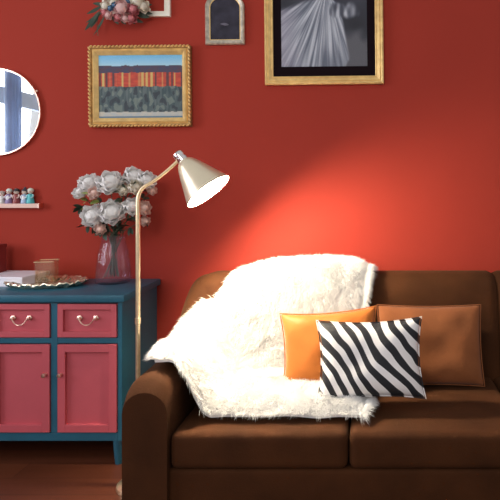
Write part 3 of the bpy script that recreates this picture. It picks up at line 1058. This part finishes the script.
for k, (px, py, rp_, dy, mk, lab) in enumerate(FL):
    D = VD - 0.03 + dy
    r = rp_ * D / F * 1.02
    c = P(px, py, D)
    out = (c - (VB + Vector((0, 0.03, VH + 0.05)))).normalized()
    face = (out + Vector((0.35, -0.9, 0.15))).normalized()
    e = empty('peony' if r > 0.034 else 'rosebud', c, lab, 'flower', 'flowers in the glass vase')
    qm = face.to_track_quat('Z', 'Y').to_matrix().to_4x4()
    b = bloom_bm(r, rngf)
    b.transform(qm)
    obj('bloom', b, M[mk], e)
    # stem: bloom back -> neck -> vase bottom
    an = rngf.random() * 6.28
    ra = rngf.uniform(0.004, 0.045)
    nk = neck + Vector((ra * math.cos(an), ra * math.sin(an), -0.01))
    bt = VB + Vector((-ra * 1.2 * math.cos(an), -ra * 1.2 * math.sin(an), 0.025 + rngf.uniform(0, .02)))
    st = c - face * r * 0.5
    pts = bez(st, (st * 0.35 + nk * 0.65) + Vector((0, 0, 0.02)), nk, 7) + bez(nk, (nk + bt) / 2, bt, 4)[1:]
    obj('stem', tube(bmesh.new(), [p - c for p in pts], 0.0022, 7), M['stem'], e)
    lb = bmesh.new()
    for j in range(5):
        i0 = rngf.choice((0, 1, 1, 2, 3))
        p = pts[i0] - c
        d = (out + Vector((rngf.uniform(-1, 1), rngf.uniform(-.8, .5), rngf.uniform(-.9, .6)))).normalized()
        ql = d.to_track_quat('X', 'Z').to_matrix().to_4x4()
        leaf_bm(lb, Matrix.Translation(p) @ ql @ Matrix.Rotation(rngf.uniform(-1, 1), 4, 'X'), rngf.uniform(.04, .065), rngf.uniform(.018, .028))
    for v in lb.verts:   # keep the foliage off the wall
        if v.co.y + c.y > -0.02: v.co.y = -0.02 - c.y
    obj('leaves', lb, M[('leaf', 'leaf', 'leaf2', 'leaf', 'leaf3')[k % 5]], e)
# eucalyptus sprig that fills the middle
for px, py, lab in ((78, 205, 'dark green leafy sprig at the left edge between upper and lower blooms'), (84, 226, 'dark green leafy sprig poking out at the lower left of the bouquet'), (121, 226, 'dark green leafy sprig in the gap above the vase neck'), (125, 200, 'dark green leafy sprig in the middle of the white blooms')):
    D = VD - 0.02
    tip = P(px, py, D)
    e = empty('leafy_sprig', tip, lab, 'greenery', 'leafy sprigs in the glass vase')
    nk = neck + Vector((rngf.uniform(-.03, .03), rngf.uniform(-.03, .03), 0))
    pts = bez(tip, (tip + nk) / 2 + Vector((0, 0, 0.03)), nk, 8) + [VB + Vector((rngf.uniform(-.03, .03), 0, 0.03))]
    obj('stem', tube(bmesh.new(), [p - tip for p in pts], 0.002, 6), M['stem'], e)
    lb = bmesh.new()
    for j in range(22):
        p = pts[rngf.randrange(0, 8)] - tip
        d = Vector((rngf.uniform(-1, 1), rngf.uniform(-1, .4), rngf.uniform(-.5, 1))).normalized()
        ql = d.to_track_quat('X', 'Z').to_matrix().to_4x4()
        leaf_bm(lb, Matrix.Translation(p) @ ql @ Matrix.Rotation(rngf.uniform(-1, 1), 4, 'X'), rngf.uniform(.03, .05), rngf.uniform(.018, .026))
    obj('leaves', lb, M['leaf'], e)

# ---------------------------------------------------------------- open square frame with a spray of flowers
fo = P(135, -18.5, 2.91)
sq = empty('open_square_frame', (fo.x, 0, fo.z), 'empty cream square frame behind the pink flower spray', 'frame')
S = 68 * 2.91 / F
obj('frame', frame_ring(bmesh.new(), S, S, S - 2 * 5.6 * 2.91 / F, S - 2 * 5.0 * 2.91 / F, [(0, 0.0), (0, 0.02), (1, 0.02), (1, 0.0)]), M['cream_paint'], sq, False)
sp0 = P(122, 0, 2.87)
spray = empty('flower_spray', sp0, 'spray of pink, cream and blue flowers hanging on the cream square frame', 'flowers')
rngs = random.Random(5)
SPR = [(105, 6, 6, 'cream_petal', .0), (113, 3, 5.5, 'cream_petal', -.02), (104, 12, 4.5, 'pink_petal', 0), (108, 15, 4.5, 'palepink_petal', -.01),
       (121, 8, 8.5, 'palepink_petal', -.04), (118, 17, 5, 'pink_petal', -.02), (133, 9, 6, 'pink_petal', -.03), (131, 18, 5.5, 'pink_petal', -.01),
       (143, 6, 6.5, 'cream_petal', -.01), (137, 1, 7, 'cream_petal', -.03), (125, 18, 4.5, 'palepink_petal', -.02), (110, 8, 3, 'blue_petal', -.04), (114, 5, 3, 'blue_petal', -.045),
       (128, 1, 5, 'blue_petal', -.01), (108, -6, 8, 'palepink_petal', 0), (124, -9, 9, 'cream_petal', -.02), (140, -10, 7, 'palepink_petal', 0), (112, -20, 7, 'pink_petal', 0), (128, -22, 7, 'cream_petal', 0)]
for px, py, rp_, mk, dy in SPR:
    D = 2.86 + dy
    c = P(px, py, D) - sp0
    b = bloom_bm(rp_ * D / F * 0.95, rngs, ((4, -.1, .75), (5, .35, .95), (6, .85, 1.0)))
    fdir = (Vector((c.x * 4, -1, c.z * 2 + 0.1))).normalized()
    b.transform(Matrix.Translation(c) @ fdir.to_track_quat('Z', 'Y').to_matrix().to_4x4())
    obj('bloom', b, M[mk], spray)
lb = bmesh.new()
def spray_leaf(px, py, qx, qy, wd, D=2.89):
    a_, b_ = P(px, py, D) - sp0, P(qx, qy, D) - sp0
    d = b_ - a_
    ql = d.normalized().to_track_quat('X', 'Y').to_matrix().to_4x4()
    leaf_bm(lb, Matrix.Translation(a_ + Vector((0, rngs.uniform(-.015, .01), 0))) @ ql @ Matrix.Rotation(rngs.uniform(-.3, .3), 4, 'X'), d.length, wd)
for a_ in ((103, 6, 90, 16, .02), (102, 10, 88, 24, .02), (100, 12, 88, 32, .022), (104, 4, 94, 4, .02), (99, 14, 93, 30, .016), (104, 16, 99, 30, .010), (106, 16, 97, 38, .008),
           (135, 14, 149, 17, .03), (138, 12, 151, 12, .026), (130, 18, 142, 22, .024), (120, 18, 126, 25, .02), (112, 16, 118, 24, .02), (140, 6, 151, 4, .02), (104, -2, 95, -8, .02), (126, 14, 135, 24, .02)):
    spray_leaf(*a_)
obj('leaves', lb, M['leaf'], spray)
cr = bmesh.new()
tube(cr, [P(100, 10, 2.9) - sp0, P(97, 22, 2.9) - sp0, P(98, 36, 2.91) - sp0], 0.0018, 6)
tube(cr, [P(95, -20, 2.9) - sp0, P(112, 4, 2.9) - sp0, P(140, 8, 2.9) - sp0], 0.004, 6)
obj('twig', cr, M['stem'], spray)

# ---------------------------------------------------------------- things on the sideboard
tD = 2.745
tp = P(46.5, 281, tD)
tray = empty('metal_tray', (tp.x, tp.y, CTOP), 'oval silver gilt tray with leafy scalloped rim on the sideboard', 'tray')
NS = 144
tb = bmesh.new()
def scal(a_, i):
    return 1 + (0.035 * abs(math.sin(7 * a_)) + 0.012 * math.sin(21 * a_)) * (i in (3, 4, 5, 6))
prof_t = [(0, 0.004), (0.10, 0.004), (0.125, 0.006), (0.165, 0.022), (0.196, 0.028), (0.199, 0.022), (0.175, 0.008), (0.165, 0.0), (0, 0.0)]
lathe(tb, prof_t, Matrix.Diagonal((1, 0.66, 1, 1)), NS, rf=scal)
for v in tb.verts:
    rr_ = math.hypot(v.co.x, v.co.y / 0.66)
    if rr_ > 0.14:
        a_ = math.atan2(v.co.y / 0.66, v.co.x)
        v.co.z += 0.006 * (math.sin(14 * a_) * 0.6 + 0.5 * math.sin(35 * a_ + 1)) * smooth(0.14, 0.18, rr_)
obj('dish', tb, M['tray_metal'], tray)
lf = bmesh.new()
for i in range(24):
    a_ = 2 * PI * i / 24
    c = Vector((0.135 * math.cos(a_), 0.135 * 0.66 * math.sin(a_), 0.012))
    d = Vector((math.cos(a_ + 0.7), math.sin(a_ + 0.7), 0.42)).normalized()
    leaf_bm(lf, Matrix.Translation(c) @ d.to_track_quat('X', 'Z').to_matrix().to_4x4(), 0.062, 0.03, 0.5)
obj('leaf_ornament', lf, M['tray_metal'], tray)

cp = P(47, 275, 2.83)
cup = empty('candle_glass', (cp.x, cp.y, CTOP + 0.005), 'square amber glass candle holder with gold rim standing on the tray', 'candle holder', rot=(0, 0, R(14)))
def sqring(w_, z):
    return [(sx_ * w_ / 2, sy_ * w_ / 2, z) for sx_, sy_ in ((-1, -1), (1, -1), (1, 1), (-1, 1))]
gb = bmesh.new()
rg = [[gb.verts.new(p) for p in sqring(w_, z)] for w_, z in ((0.088, 0), (0.094, 0.108), (0.086, 0.108), (0.080, 0.010))]
for a_, b_ in zip(rg, rg[1:]):
    for k in range(4):
        gb.faces.new((a_[k], a_[(k + 1) % 4], b_[(k + 1) % 4], b_[k]))
gb.faces.new(rg[0][::-1]); gb.faces.new(rg[-1])
bmesh.ops.bevel(gb, geom=[e for e in gb.edges if abs(e.verts[0].co.z - e.verts[1].co.z) > 0.05], offset=0.008, segments=3, affect='EDGES')
obj('glass_body', gb, M['amber_glass'], cup, False)
tb = bmesh.new()
tube(tb, sqring(0.094, 0.109), 0.0022, 6, closed=True)
obj('rim', tb, M['brass'], cup)

bx = P(0, 278, 2.72)
wb = empty('flat_box', (-1.935, -0.135, CTOP), 'flat white box lying on the sideboard at the left edge', 'box', rot=(0, 0, R(-4)))
obj('box_body', B(-0.16, 0.155, -0.10, 0.10, 0, 0.040, bev=0.002), M['white_box'], wb, False)
obj('lid', B(-0.163, 0.158, -0.103, 0.103, 0.036, 0.050, bev=0.003), M['white_box'], wb, False)
rbx = empty('upright_box', (-2.045, -0.09, CTOP + 0.0505), 'dark red upright box standing at the left edge on the white box', 'box')
obj('box_body', B(-0.05, 0.05, -0.03, 0.03, 0, 0.130, bev=0.003), M['maroon'], rbx, False)
obj('lid', B(-0.052, 0.052, -0.032, 0.032, 0.130, 0.150, bev=0.003), M['maroon'], rbx, False)
